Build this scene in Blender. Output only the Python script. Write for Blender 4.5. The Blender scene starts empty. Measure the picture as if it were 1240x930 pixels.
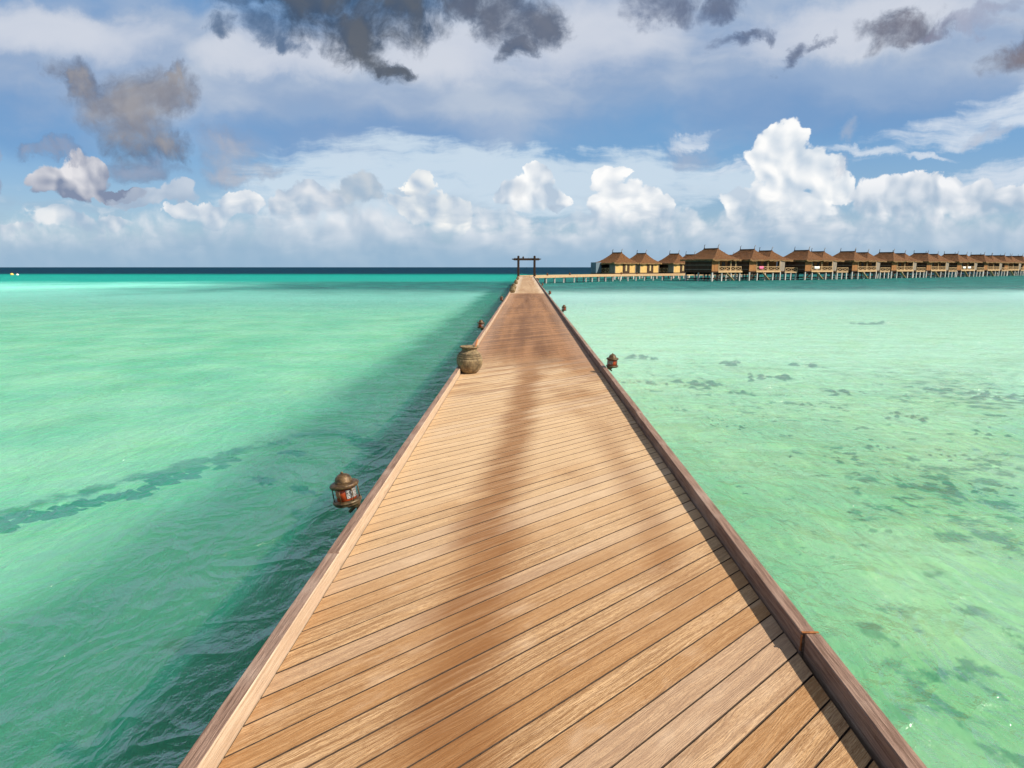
import bpy, math, random
from mathutils import Vector, Matrix
R = math.radians
random.seed(7)
scene = bpy.context.scene
col = scene.collection

# ------------------------------------------------------------------ constants
EXPO = 0.75                    # view exposure
HC, HD = 3.05, 1.40           # camera and deck height above the water
XL, XR = -1.035, 1.198        # inner faces of the two kerbs
KH = 0.092                    # kerb height
JEND = 118.0                  # far end of the jetty
SUN_EL, SUN_AZ = 42.0, 112.0  # degrees; azimuth clockwise from the jetty's direction
SKY_STR = 0.10

# ------------------------------------------------------------------ camera
cam_d = bpy.data.cameras.new('camera')
cam = bpy.data.objects.new('camera', cam_d); col.objects.link(cam)
cam_d.sensor_width = 36.0; cam_d.sensor_fit = 'HORIZONTAL'
cam_d.lens = 775.0/1240.0*36.0
cam_d.clip_start = 0.05; cam_d.clip_end = 30000
cam.location = (0, 0, HC)
cam.rotation_euler = (R(90-10.35), 0, R(1.31))
scene.camera = cam
CM = cam.rotation_euler.to_matrix()

def ray(px, py):
    return (CM @ Vector((px-620.0, 465.0-py, -775.0))).normalized()
def skyc(px, py):
    d = ray(px, py); return d.x/d.y, d.z/d.y
def at(px, py, z):
    d = ray(px, py); k = (z-HC)/d.z
    return Vector((0, 0, HC)) + d*k

# ------------------------------------------------------------------ node maths
class V:
    def __init__(s, t, sock): s.t = t; s.s = sock
    def _m(s, op, o=None, rev=False):
        n = s.t.nodes.new('ShaderNodeMath'); n.operation = op
        a, b = (o, s) if rev else (s, o)
        for i, v in enumerate((a, b)):
            if v is None: continue
            if isinstance(v, V): s.t.links.new(v.s, n.inputs[i])
            else: n.inputs[i].default_value = v
        return V(s.t, n.outputs[0])
    def __add__(s, o): return s._m('ADD', o)
    __radd__ = __add__
    def __sub__(s, o): return s._m('SUBTRACT', o)
    def __rsub__(s, o): return s._m('SUBTRACT', o, True)
    def __mul__(s, o): return s._m('MULTIPLY', o)
    __rmul__ = __mul__
    def __truediv__(s, o): return s._m('DIVIDE', o)
    def max(s, o): return s._m('MAXIMUM', o)
    def min(s, o): return s._m('MINIMUM', o)
    def pow(s, o): return s._m('POWER', o)
    def abs(s): return s._m('ABSOLUTE')
    def clamp(s): return s.max(0.0).min(1.0)

def wire(t, inp, v):
    if isinstance(v, V): t.links.new(v.s, inp)
    elif v is not None:
        inp.default_value = v
def smooth(e0, e1, x):
    n = x.t.nodes.new('ShaderNodeMapRange'); n.interpolation_type = 'SMOOTHSTEP'
    x.t.links.new(x.s, n.inputs[0])
    if e0 <= e1:
        n.inputs[1].default_value = e0; n.inputs[2].default_value = e1
        n.inputs[3].default_value = 0; n.inputs[4].default_value = 1
    else:
        n.inputs[1].default_value = e1; n.inputs[2].default_value = e0
        n.inputs[3].default_value = 1; n.inputs[4].default_value = 0
    return V(x.t, n.outputs[0])
DIM2 = [False]
def noise(t, vec, scale, detail=4, rough=0.55, dist=0.0, lac=2.0, out='Fac'):
    n = t.nodes.new('ShaderNodeTexNoise')
    if DIM2[0]: n.noise_dimensions = '2D'
    wire(t, n.inputs['Vector'], vec)
    n.inputs['Scale'].default_value = scale; n.inputs['Detail'].default_value = detail
    n.inputs['Roughness'].default_value = rough; n.inputs['Distortion'].default_value = dist
    n.inputs['Lacunarity'].default_value = lac
    return V(t, n.outputs[out])
def voro(t, vec, scale, detail=0.0, rough=0.5, feature='F1', out='Distance', smoothness=1.0):
    n = t.nodes.new('ShaderNodeTexVoronoi'); n.feature = feature
    if DIM2[0]: n.voronoi_dimensions = '2D'
    wire(t, n.inputs['Vector'], vec)
    n.inputs['Scale'].default_value = scale; n.inputs['Detail'].default_value = detail
    n.inputs['Roughness'].default_value = rough
    if feature == 'SMOOTH_F1': n.inputs['Smoothness'].default_value = smoothness
    return V(t, n.outputs[out])
def vmap(t, vec, loc=(0,0,0), rot=(0,0,0), scale=(1,1,1), kind='POINT'):
    n = t.nodes.new('ShaderNodeMapping'); n.vector_type = kind
    wire(t, n.inputs['Vector'], vec)
    n.inputs['Location'].default_value = loc; n.inputs['Rotation'].default_value = rot
    n.inputs['Scale'].default_value = scale
    return V(t, n.outputs[0])
def vadd(t, a, b):
    n = t.nodes.new('ShaderNodeVectorMath'); n.operation = 'ADD'
    wire(t, n.inputs[0], a); wire(t, n.inputs[1], b); return V(t, n.outputs[0])
def vscale(t, a, k):
    n = t.nodes.new('ShaderNodeVectorMath'); n.operation = 'SCALE'
    wire(t, n.inputs[0], a); wire(t, n.inputs['Scale'], k); return V(t, n.outputs[0])
def vdot(t, a, b):
    n = t.nodes.new('ShaderNodeVectorMath'); n.operation = 'DOT_PRODUCT'
    wire(t, n.inputs[0], a); wire(t, n.inputs[1], b); return V(t, n.outputs['Value'])
def vlen(t, a):
    n = t.nodes.new('ShaderNodeVectorMath'); n.operation = 'LENGTH'
    wire(t, n.inputs[0], a); return V(t, n.outputs['Value'])
def sep(t, a):
    n = t.nodes.new('ShaderNodeSeparateXYZ'); wire(t, n.inputs[0], a)
    return [V(t, o) for o in n.outputs]
def comb(t, x, y, z):
    n = t.nodes.new('ShaderNodeCombineXYZ')
    for i, v in enumerate((x, y, z)): wire(t, n.inputs[i], v)
    return V(t, n.outputs[0])
def mixc(t, f, a, b, blend='MIX'):
    n = t.nodes.new('ShaderNodeMix'); n.data_type = 'RGBA'; n.blend_type = blend
    wire(t, n.inputs[0], f)
    for i, v in ((6, a), (7, b)):
        if isinstance(v, V): t.links.new(v.s, n.inputs[i])
        else: n.inputs[i].default_value = (v[0], v[1], v[2], 1)
    return V(t, n.outputs[2])
def curve(x, pts):
    n = x.t.nodes.new('ShaderNodeFloatCurve'); x.t.links.new(x.s, n.inputs['Value'])
    c = n.mapping.curves[0]
    n.mapping.use_clip = False
    for i, (a, b) in enumerate(pts):
        p = c.points[i] if i < 2 else c.points.new(a, b)
        p.location = (a, b); p.handle_type = 'AUTO_CLAMPED'
    n.mapping.update()
    return V(x.t, n.outputs[0])
def lin(r, g, b):
    f = lambda c: (c/255/12.92) if c/255 <= 0.04045 else ((c/255+0.055)/1.055)**2.4
    return (f(r), f(g), f(b))

# ------------------------------------------------------------------ sky
def build_world():
    w = bpy.data.worlds.new('World'); scene.world = w; w.use_nodes = True
    t = w.node_tree; t.nodes.clear()
    out = t.nodes.new('ShaderNodeOutputWorld'); bg = t.nodes.new('ShaderNodeBackground')
    t.links.new(bg.outputs[0], out.inputs[0]); bg.inputs[1].default_value = SKY_STR
    sk = t.nodes.new('ShaderNodeTexSky'); sk.sky_type = 'NISHITA'; sk.sun_disc = False
    sk.sun_elevation = R(SUN_EL); sk.sun_rotation = R(SUN_AZ)
    sk.air_density = 1.0; sk.dust_density = 0.6; sk.ozone_density = 1.6
    K = 1.0/(SKY_STR*2**EXPO)
    def C(r, g, b): return tuple(c*K for c in lin(r, g, b))
    tc = t.nodes.new('ShaderNodeTexCoord')
    D = V(t, tc.outputs['Generated'])
    dx, dy, dz = sep(t, D)
    yy = dy.abs() + 0.02
    s, tt = dx/yy, dz/yy
    s = s.max(-3.0).min(3.0); tt = tt.max(-0.2).min(2.5)
    P = comb(t, s, tt, 0.0)
    # domain warps shared by all clouds: a broad one, and a ragged one for torn edges
    wa = noise(t, vmap(t, P, (3.1, 1.7, 0)), 8.0, 3, 0.5) - 0.5
    wb = noise(t, vmap(t, P, (7.3, 4.7, 0)), 8.0, 3, 0.5) - 0.5
    sw, tw = s + wa*0.05, tt + wb*0.04
    Pw = comb(t, sw, tw, 0.0)
    ra = noise(t, vmap(t, Pw, (1.3, 9.7, 0)), 15.0, 7, 0.62) - 0.5
    rb = noise(t, vmap(t, Pw, (5.9, 2.2, 0)), 15.0, 7, 0.62) - 0.5
    P1 = comb(t, sw + ra*0.045, tw + rb*0.040, 1.0)          # cumulus outlines
    P2 = comb(t, sw + ra*0.080, tw + rb*0.066, 1.0)          # torn fragments
    # billows: fractal noise plus inverted cells; second look-up displaced toward the sun
    def billow(vec):
        a = noise(t, vec, 20.0, 6, 0.58)
        b = voro(t, vec, 36.0, 2.0, 0.5, 'SMOOTH_F1', smoothness=0.5)
        return a*0.75 + (0.75-b)*0.32
    B0 = billow(Pw)
    def swell(vec):
        return noise(t, vec, 17.0, 2, 0.5)*0.8 + (0.75-voro(t, vec, 26.0, 1.0, 0.45, 'SMOOTH_F1', smoothness=0.7))*0.34
    S0 = swell(Pw)
    relief = (S0-swell(vadd(t, Pw, (0.010, 0.0085, 0))))*2.3
    frag = noise(t, Pw, 17.0, 9, 0.66)
    fine = noise(t, Pw, 46.0, 6, 0.62)
    soft = noise(t, vmap(t, Pw, scale=(1, 2.4, 1)), 5.0, 5, 0.5)
    streak = noise(t, vmap(t, Pw, rot=(0, 0, R(-8)), scale=(1, 5.5, 1)), 8.0, 7, 0.58)

    # clear sky: Nishita, evened toward the blue of the photograph
    base = mixc(t, 0.78, V(t, sk.outputs[0]), mixc(t, smooth(0.0, 0.22, tt), C(140, 174, 201), C(92, 147, 198)))
    # unseen overcast overhead and behind, added for paler fill light
    base = mixc(t, smooth(0.42, 0.62, tt + (soft-0.5)*0.3)*0.85, base, C(168, 174, 186))
    c = base

    def field(blobs, Q=None):
        r = None
        for b in blobs:
            px, py, rx, ry = b[:4]; rot = b[4] if len(b) > 4 else 0
            cs, ct = skyc(px, py)
            co, si = math.cos(R(rot)), math.sin(R(rot)); ax, ay = rx/775, ry/775
            q1 = vdot(t, Q or P1, (co/ax, si/ax, -(co*cs+si*ct)/ax)); q2 = vdot(t, Q or P1, (-si/ay, co/ay, (si*cs-co*ct)/ay))
            q = q1*q1 + q2*q2
            r = q if r is None else r.min(q)
        return 1.0 - r.min(9.0)     # 1 in a centre, 0 on the rim, negative outside
    def over(col_, alpha):
        nonlocal c
        c = mixc(t, alpha, c, col_)

    # high veil
    f = field([(170, 80, 380, 70, -4), (470, 95, 380, 80), (740, 55, 300, 88), (1060, 75, 380, 68, 3), (1240, 30, 240, 90)])
    over(mixc(t, smooth(0.3, 0.75, soft), C(152, 172, 202), C(194, 203, 217)), smooth(-0.7, 0.8, f + (soft-0.5)*1.6)*0.84)
    f = field([(700, 50, 130, 44, 5), (560, 66, 100, 34), (360, 72, 110, 24), (1020, 42, 150, 30, 6), (80, 48, 130, 24, -4)])
    over(C(216, 220, 230), smooth(-0.6, 1.0, f + (soft-0.5)*1.6)*0.72)
    f = field([(190, -4, 220, 22), (10, 140, 130, 42, -14), (1010, 132, 190, 40), (430, 165, 180, 26)])
    over(C(104, 148, 198), smooth(-0.6, 0.9, f + (soft-0.5)*1.2)*0.50)
    # thin fair-weather sheets
    f = field([(470, 208, 150, 40), (610, 205, 110, 22, -6), (730, 212, 160, 24), (860, 222, 70, 18), (400, 240, 130, 44), (640, 235, 220, 30)])
    over(C(208, 224, 237), smooth(-0.3, 0.8, f + (streak-0.5)*2.4)*0.86)
    f = field([(1190, 148, 120, 20, 14), (1265, 126, 70, 26, 10), (1045, 187, 46, 6, -4), (1210, 214, 100, 14, 12), (830, 172, 30, 6, 15), (1110, 195, 34, 4), (930, 205, 70, 7), (1150, 168, 90, 12, 12)])
    over(C(218, 227, 238), smooth(-0.5, 1.3, f + (streak-0.5)*3.4 + (frag-0.5)*0.8)*0.85)

    # far cumulus bank
    su = (sw + ra*0.03 + 1.0)*0.5
    def prof(pts):
        res = []
        for px, py in pts:
            a, b = skyc(px, py); res.append(((a+1)*0.5, b*2.5))
        return curve(su, res)*0.4
    h2 = prof([(-150, 262), (0, 262), (60, 256), (130, 258), (220, 242), (300, 236), (380, 234), (430, 222), (500, 230), (560, 244), (650, 242), (720, 240), (800, 248), (860, 242),
               (900, 228), (960, 220), (1010, 232), (1060, 234), (1140, 228), (1180, 230), (1260, 226), (1400, 232)])
    d2 = (h2-tw)/0.030
    a2 = smooth(-0.2, 1.9, d2 + (B0-0.5)*3.2 + (soft-0.5)*2.0)
    lit2 = (0.88 - smooth(0.3, 3.6, d2 + (soft-0.5)*3.5)*0.50 + relief*0.40 + (S0-0.5)*0.6 + (B0-0.5)*0.2 + (soft-0.5)*1.0).clamp()
    over(mixc(t, lit2, C(158, 183, 207), C(232, 236, 241)), a2*0.96)

    def cumulus(blobs, hi, lo, amp=1.6, edge=0.35, op=1.0, bottom=None, bias=0.62, rel=1.0, up=0.5):
        f = field(blobs)
        g = f + (B0-0.5)*amp
        al = smooth(-0.04, edge*0.62, g)*op
        if bottom:
            tb = skyc(blobs[0][0], bottom[0])[1]; tb2 = skyc(blobs[0][0], bottom[1])[1]
            al = al*smooth(tb, tb2, tw + (B0-0.5)*0.05)
        l = relief*rel + (S0-0.5)*rel*0.5 + (B0-0.5)*rel*0.85 + bias + (soft-0.5)*0.4
        if up:
            cy = skyc(blobs[0][0], blobs[0][1])[1]; ry = blobs[0][3]/775
            l = l + ((tt-cy)/ry)*up*0.5
        over(mixc(t, l.clamp(), lo, hi), al)
    W, G = C(254, 254, 253), C(184, 201, 219)
    # towers and heads, right to left
    cumulus([(938, 180, 30, 30), (940, 163, 19, 13), (950, 212, 58, 36), (986, 216, 38, 24), (1006, 228, 18, 16), (930, 247, 64, 28), (890, 245, 28, 18)],
            W, C(196, 211, 226), 1.40, 0.34, 1.0, (285, 250), 0.76, 0.95, 0.2)
    cumulus([(1090, 246, 80, 24), (1170, 244, 70, 20), (1125, 230, 44, 18), (1230, 248, 60, 22)], C(246, 247, 249), C(172, 191, 211), 1.3, 0.35, 0.95, (280, 252), 0.55, 1.0, 0.6)
    cumulus([(755, 246, 42, 26), (735, 226, 20, 20), (744, 213, 16, 8), (795, 254, 18, 14)], W, G, 1.2, 0.30, 1.0, (290, 252), 0.78, 0.9, 0.25)
    cumulus([(648, 234, 38, 20), (654, 217, 22, 13), (618, 238, 20, 12), (680, 242, 18, 12)], W, G, 1.2, 0.30, 1.0, (282, 246), 0.70, 1.2, 0.25)
    cumulus([(700, 275, 80, 18), (810, 272, 60, 18), (600, 266, 50, 16)], C(240, 242, 244), G, 1.5, 0.6, 0.6, (300, 268), 0.55, 0.8, 0.3)
    cumulus([(530, 254, 42, 24), (516, 226, 18, 13), (546, 270, 26, 18), (495, 250, 24, 14)], C(254, 253, 248), G, 1.4, 0.35, 1.0, (296, 262), 0.70, 1.1, 0.2)
    cumulus([(445, 235, 32, 26), (425, 250, 26, 20)], C(206, 211, 216), C(158, 180, 202), 1.3, 0.6, 0.8, (285, 250), 0.5, 0.8, 0.2)
    cumulus([(370, 252, 52, 20), (385, 238, 20, 14)], C(230, 232, 236), C(160, 182, 206), 1.3, 0.45, 0.85, (280, 255), 0.5, 1.0, 0.4)
    cumulus([(296, 250, 28, 15), (260, 260, 34, 15), (228, 254, 18, 11)], C(248, 248, 248), C(170, 191, 213), 1.3, 0.35, 0.95, (287, 258), 0.60, 1.0, 0.4)
    cumulus([(85, 268, 40, 15), (140, 272, 40, 12), (20, 280, 44, 10)], C(238, 240, 242), C(166, 188, 211), 1.4, 0.5, 0.85, (296, 272), 0.6, 1.0, 0.4)
    # shaded grey puffs in front of the bank
    cumulus([(628, 234, 12, 15, 20), (500, 232, 18, 7), (668, 246, 18, 8)], C(196, 207, 219), C(164, 180, 200), 1.8, 2.2, 0.6, None, 0.5, 0.6, 0.3)
    # layered, hazy bases
    lay = noise(t, vmap(t, Pw, (2, 8, 0), scale=(1, 3.6, 1)), 7.0, 5, 0.52)
    band = smooth(0.125, 0.085, tt)*smooth(0.0, 0.03, tt)
    over(C(160, 185, 208), smooth(0.46, 0.66, lay)*band*0.45)
    over(C(222, 229, 236), smooth(0.54, 0.74, lay + (B0-0.5)*0.35 + (frag-0.5)*0.15)*band*0.55)
    # low haze over the horizon
    over(C(150, 182, 208), smooth(0.074, 0.0, tt + (soft-0.5)*0.05)*0.88)

    # left: white topped grey cloud under the dark one
    cumulus([(98, 222, 54, 24), (112, 200, 30, 17), (68, 222, 28, 18), (130, 206, 20, 16), (150, 238, 40, 9)], C(232, 230, 233), C(130, 142, 168), 1.2, 0.45, 0.97, None, 0.50, 0.7, 1.0)
    cumulus([(200, 238, 46, 10), (215, 228, 22, 11), (170, 246, 40, 8)], C(208, 214, 224), C(164, 180, 202), 1.4, 0.7, 0.75, None, 0.5, 0.7, 0.6)
    cumulus([(2, 190, 24, 16), (-6, 222, 28, 26)], C(192, 194, 206), C(146, 158, 182), 1.3, 0.7, 0.85, None, 0.5, 0.7, 0.4)
    def dark(blobs, hi, lo, amp=1.7, edge=0.8, wisp=0.9, op=0.95, bias=0.0, solid=0.0):
        f = field(blobs, P2)
        g = f*1.05 - 0.16 + solid + (frag-0.5)*(amp*1.7) + (fine-0.5)*wisp*0.8
        al = smooth(-0.75, edge*1.35, g)*op
        l = (smooth(0.0, 1.0, f + (soft-0.5)*1.2 + (B0-0.5)*0.6)*0.75 + relief*0.35 + (S0-0.5)*0.8 + (B0-0.5)*0.25 + 0.12 + bias).clamp()
        over(mixc(t, l, lo, hi), al)
    dark([(165, 128, 62, 34), (120, 108, 40, 19, -25), (205, 126, 40, 26, 10), (180, 160, 44, 30), (210, 106, 18, 10, 50), (208, 178, 30, 16), (98, 100, 14, 10)],
         C(154, 153, 159), C(94, 104, 128), 0.85, 0.85, op=0.97, solid=0.06)
    dark([(285, 190, 36, 24), (272, 212, 26, 18), (322, 208, 36, 12), (295, 222, 22, 11)], C(176, 178, 190), C(136, 152, 180), 1.6, 1.1, op=0.75)
    dark([(95, 186, 22, 8), (68, 182, 32, 8), (175, 205, 56, 14)], C(148, 156, 178), C(112, 128, 158), 1.6, 1.0, op=0.75)
    # slate fragments along the top
    dark([(475, 4, 76, 44), (390, 2, 62, 40), (494, 30, 34, 26, -40), (432, 48, 42, 30, -20), (446, 74, 46, 15, -22), (345, -8, 46, 20), (540, -2, 60, 22), (480, 86, 22, 9, -10)],
         C(92, 99, 110), C(58, 82, 112), 1.6, 0.75, op=0.97, solid=0.12)
    dark([(322, 38, 28, 18, -30), (348, 58, 26, 11, -30), (276, 42, 16, 16), (296, 8, 22, 14)], C(86, 110, 142), C(68, 100, 138), 1.8, 1.0, op=0.9)
    dark([(622, 26, 52, 32, -12), (650, 34, 38, 24), (598, 8, 50, 18, 10), (634, 60, 28, 14, 30), (568, 6, 34, 20)], C(104, 112, 130), C(70, 90, 120), 1.7, 0.8, op=0.95)
    dark([(800, 6, 36, 26, 20), (820, 20, 20, 18), (872, 8, 38, 13, 32), (893, 50, 34, 9, 18), (956, 74, 20, 9, 40), (988, 58, 22, 7, 35)], C(98, 110, 136), C(86, 104, 138), 1.7, 0.9, op=0.9)
    dark([(1082, 42, 40, 16, 10), (1075, 52, 28, 13, 30), (1112, 46, 26, 9)], C(108, 108, 124), C(92, 106, 132), 1.3, 0.8, op=0.92)
    dark([(1150, 40, 56, 8, 12), (1195, 16, 30, 8, 30)], C(150, 154, 178), C(142, 152, 180), 1.6, 1.0, op=0.6)
    dark([(1224, 70, 36, 18, 22), (1252, 66, 36, 24)], C(124, 114, 120), C(112, 120, 142), 1.3, 0.8, op=0.92)
    dark([(824, 186, 26, 13), (1018, 166, 14, 10), (1012, 205, 12, 9), (1180, 168, 30, 7, 10), (812, 190, 16, 8)], C(172, 182, 202), C(156, 176, 204), 1.6, 1.2, op=0.65)
    # below the horizon (only seen in reflections)
    over(C(110, 160, 165), smooth(0.0, -0.03, dz))
    t.links.new(c.s, bg.inputs[0])
    w.cycles.sampling_method = 'NONE'
DIM2[0] = True
build_world()
DIM2[0] = False

# ------------------------------------------------------------------ sun
sd = bpy.data.lights.new('sun', 'SUN'); sd.energy = 4.4; sd.angle = R(1.2); sd.color = (1.0, 0.90, 0.76)
so = bpy.data.objects.new('sun', sd); col.objects.link(so)
to_sun = Vector((math.sin(R(SUN_AZ))*math.cos(R(SUN_EL)), math.cos(R(SUN_AZ))*math.cos(R(SUN_EL)), math.sin(R(SUN_EL))))
so.rotation_euler = to_sun.to_track_quat('Z', 'Y').to_euler(); so.location = (40, -10, 40)

scene.view_settings.view_transform = 'Standard'; scene.view_settings.look = 'None'
scene.view_settings.exposure = EXPO; scene.view_settings.gamma = 1.0
scene.view_settings.use_curve_mapping = False
scene.cycles.max_bounces = 5; scene.cycles.diffuse_bounces = 2; scene.cycles.glossy_bounces = 2
scene.cycles.use_adaptive_sampling = True; scene.cycles.adaptive_threshold = 0.015; scene.cycles.adaptive_min_samples = 20
scene.cycles.transmission_bounces = 2; scene.cycles.transparent_max_bounces = 12
scene.cycles.use_denoising = True
scene.cycles.sample_clamp_indirect = 6

# ------------------------------------------------------------------ mesh helpers
class MB:
    def __init__(s): s.v = []; s.f = []; s.sm = []
    def add(s, vs, fs, M=None, smooth=False):
        o = len(s.v)
        s.v += [tuple(M @ Vector(p)) if M else tuple(p) for p in vs]
        s.f += [tuple(i+o for i in f) for f in fs]; s.sm += [smooth]*len(fs)
        return s
    def box(s, c, d, M=None, b=0.0):
        x, y, z = c; a, e, h = d[0]/2, d[1]/2, d[2]/2
        if b <= 0:
            vs = [(x+i*a, y+j*e, z+k*h) for k in (-1, 1) for j in (-1, 1) for i in (-1, 1)]
            fs = [(0, 2, 3, 1), (4, 5, 7, 6), (0, 1, 5, 4), (2, 6, 7, 3), (0, 4, 6, 2), (1, 3, 7, 5)]
            return s.add(vs, fs, M)
        ring = []
        for (ia, ie, iz) in ((a-b, e-b, -h), (a, e, -h+b), (a, e, h-b), (a-b, e-b, h)):
            # octagonal outline so that the upright edges are bevelled too
            ring.append([(x+px, y+py, z+iz) for px, py in ((-ia+b, -ie), (ia-b, -ie), (ia, -ie+b), (ia, ie-b), (ia-b, ie), (-ia+b, ie), (-ia, ie-b), (-ia, -ie+b))])
        vs = sum(ring, []); fs = [tuple(range(7, -1, -1)), tuple(range(24, 32))]
        for k in range(3):
            for i in range(8):
                j = (i+1) % 8; fs.append((k*8+i, k*8+j, k*8+8+j, k*8+8+i))
        return s.add(vs, fs, M)
    def lathe(s, prof, n=24, M=None, smooth=True, wob=0.0, cap=True):
        vs = []
        for r, z in prof:
            for i in range(n):
                a = 2*math.pi*i/n; rr = r*(1+wob*math.sin(3*a+z*20))
                vs.append((rr*math.cos(a), rr*math.sin(a), z))
        fs = []
        for k in range(len(prof)-1):
            for i in range(n):
                j = (i+1) % n; fs.append((k*n+i, k*n+j, (k+1)*n+j, (k+1)*n+i))
        s.add(vs, fs, M, smooth)
        if cap:
            o = len(s.v)-len(vs)
            s.f.append(tuple(o+i for i in range(n-1, -1, -1))); s.sm.append(False)
            s.f.append(tuple(o+(len(prof)-1)*n+i for i in range(n))); s.sm.append(False)
        return s
    def tube(s, a, b, r0, r1=None, n=10, smooth=True):
        a, b = Vector(a), Vector(b); d = b-a; L = d.length
        M = Matrix.Translation(a) @ d.to_track_quat('Z', 'Y').to_matrix().to_4x4()
        return s.lathe([(r0, 0), (r1 if r1 is not None else r0, L)], n, M, smooth)
    def bar(s, a, b, w, h):
        a, b = Vector(a), Vector(b); d = b-a; L = d.length
        M = Matrix.Translation((a+b)/2) @ d.to_track_quat('X', 'Z').to_matrix().to_4x4()
        return s.box((0, 0, 0), (L, w, h), M)
    def build(s, name, mat, parent=None, loc=None):
        me = bpy.data.meshes.new(name); me.from_pydata(s.v, [], s.f)
        me.polygons.foreach_set('use_smooth', s.sm); me.update()
        o = bpy.data.objects.new(name, me); col.objects.link(o)
        if mat: me.materials.append(mat)
        if parent: o.parent = parent
        if loc: o.location = loc
        return o
def tag(o, label=None, cat=None, group=None, kind=None):
    if label: o['label'] = label
    if cat: o['category'] = cat
    if group: o['group'] = group
    if kind: o['kind'] = kind
    return o
def empty(name, loc=(0, 0, 0), rz=0.0, label=None, cat=None, group=None):
    o = bpy.data.objects.new(name, None); col.objects.link(o); o.empty_display_size = 0.3
    o.location = loc; o.rotation_euler = (0, 0, rz)
    return tag(o, label, cat, group)
def copy_tree(o, parent=None):
    c = o.copy(); col.objects.link(c); c.parent = parent
    for ch in list(o.children): copy_tree(ch, c)
    return c

# ------------------------------------------------------------------ materials
def mat(name):
    m = bpy.data.materials.new(name); m.use_nodes = True
    t = m.node_tree; t.nodes.clear()
    o = t.nodes.new('ShaderNodeOutputMaterial'); p = t.nodes.new('ShaderNodeBsdfPrincipled')
    t.links.new(p.outputs[0], o.inputs[0]); return m, t, p, o
def objco(t): return V(t, t.nodes.new('ShaderNodeTexCoord').outputs['Object'])
def worldpos(t): return V(t, t.nodes.new('ShaderNodeNewGeometry').outputs['Position'])
def island(t): return V(t, t.nodes.new('ShaderNodeNewGeometry').outputs['Random Per Island'])
def objrand(t): return V(t, t.nodes.new('ShaderNodeObjectInfo').outputs['Random'])
def bump(t, p, h, dist=0.01, strength=1.0):
    n = t.nodes.new('ShaderNodeBump'); n.inputs['Strength'].default_value = strength
    n.inputs['Distance'].default_value = dist; t.links.new(h.s, n.inputs['Height'])
    if p is not None: t.links.new(n.outputs[0], p.inputs['Normal'])
    return n
def setc(t, p, c):
    if isinstance(c, V): t.links.new(c.s, p.inputs['Base Color'])
    else: p.inputs['Base Color'].default_value = (*c, 1)

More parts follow.
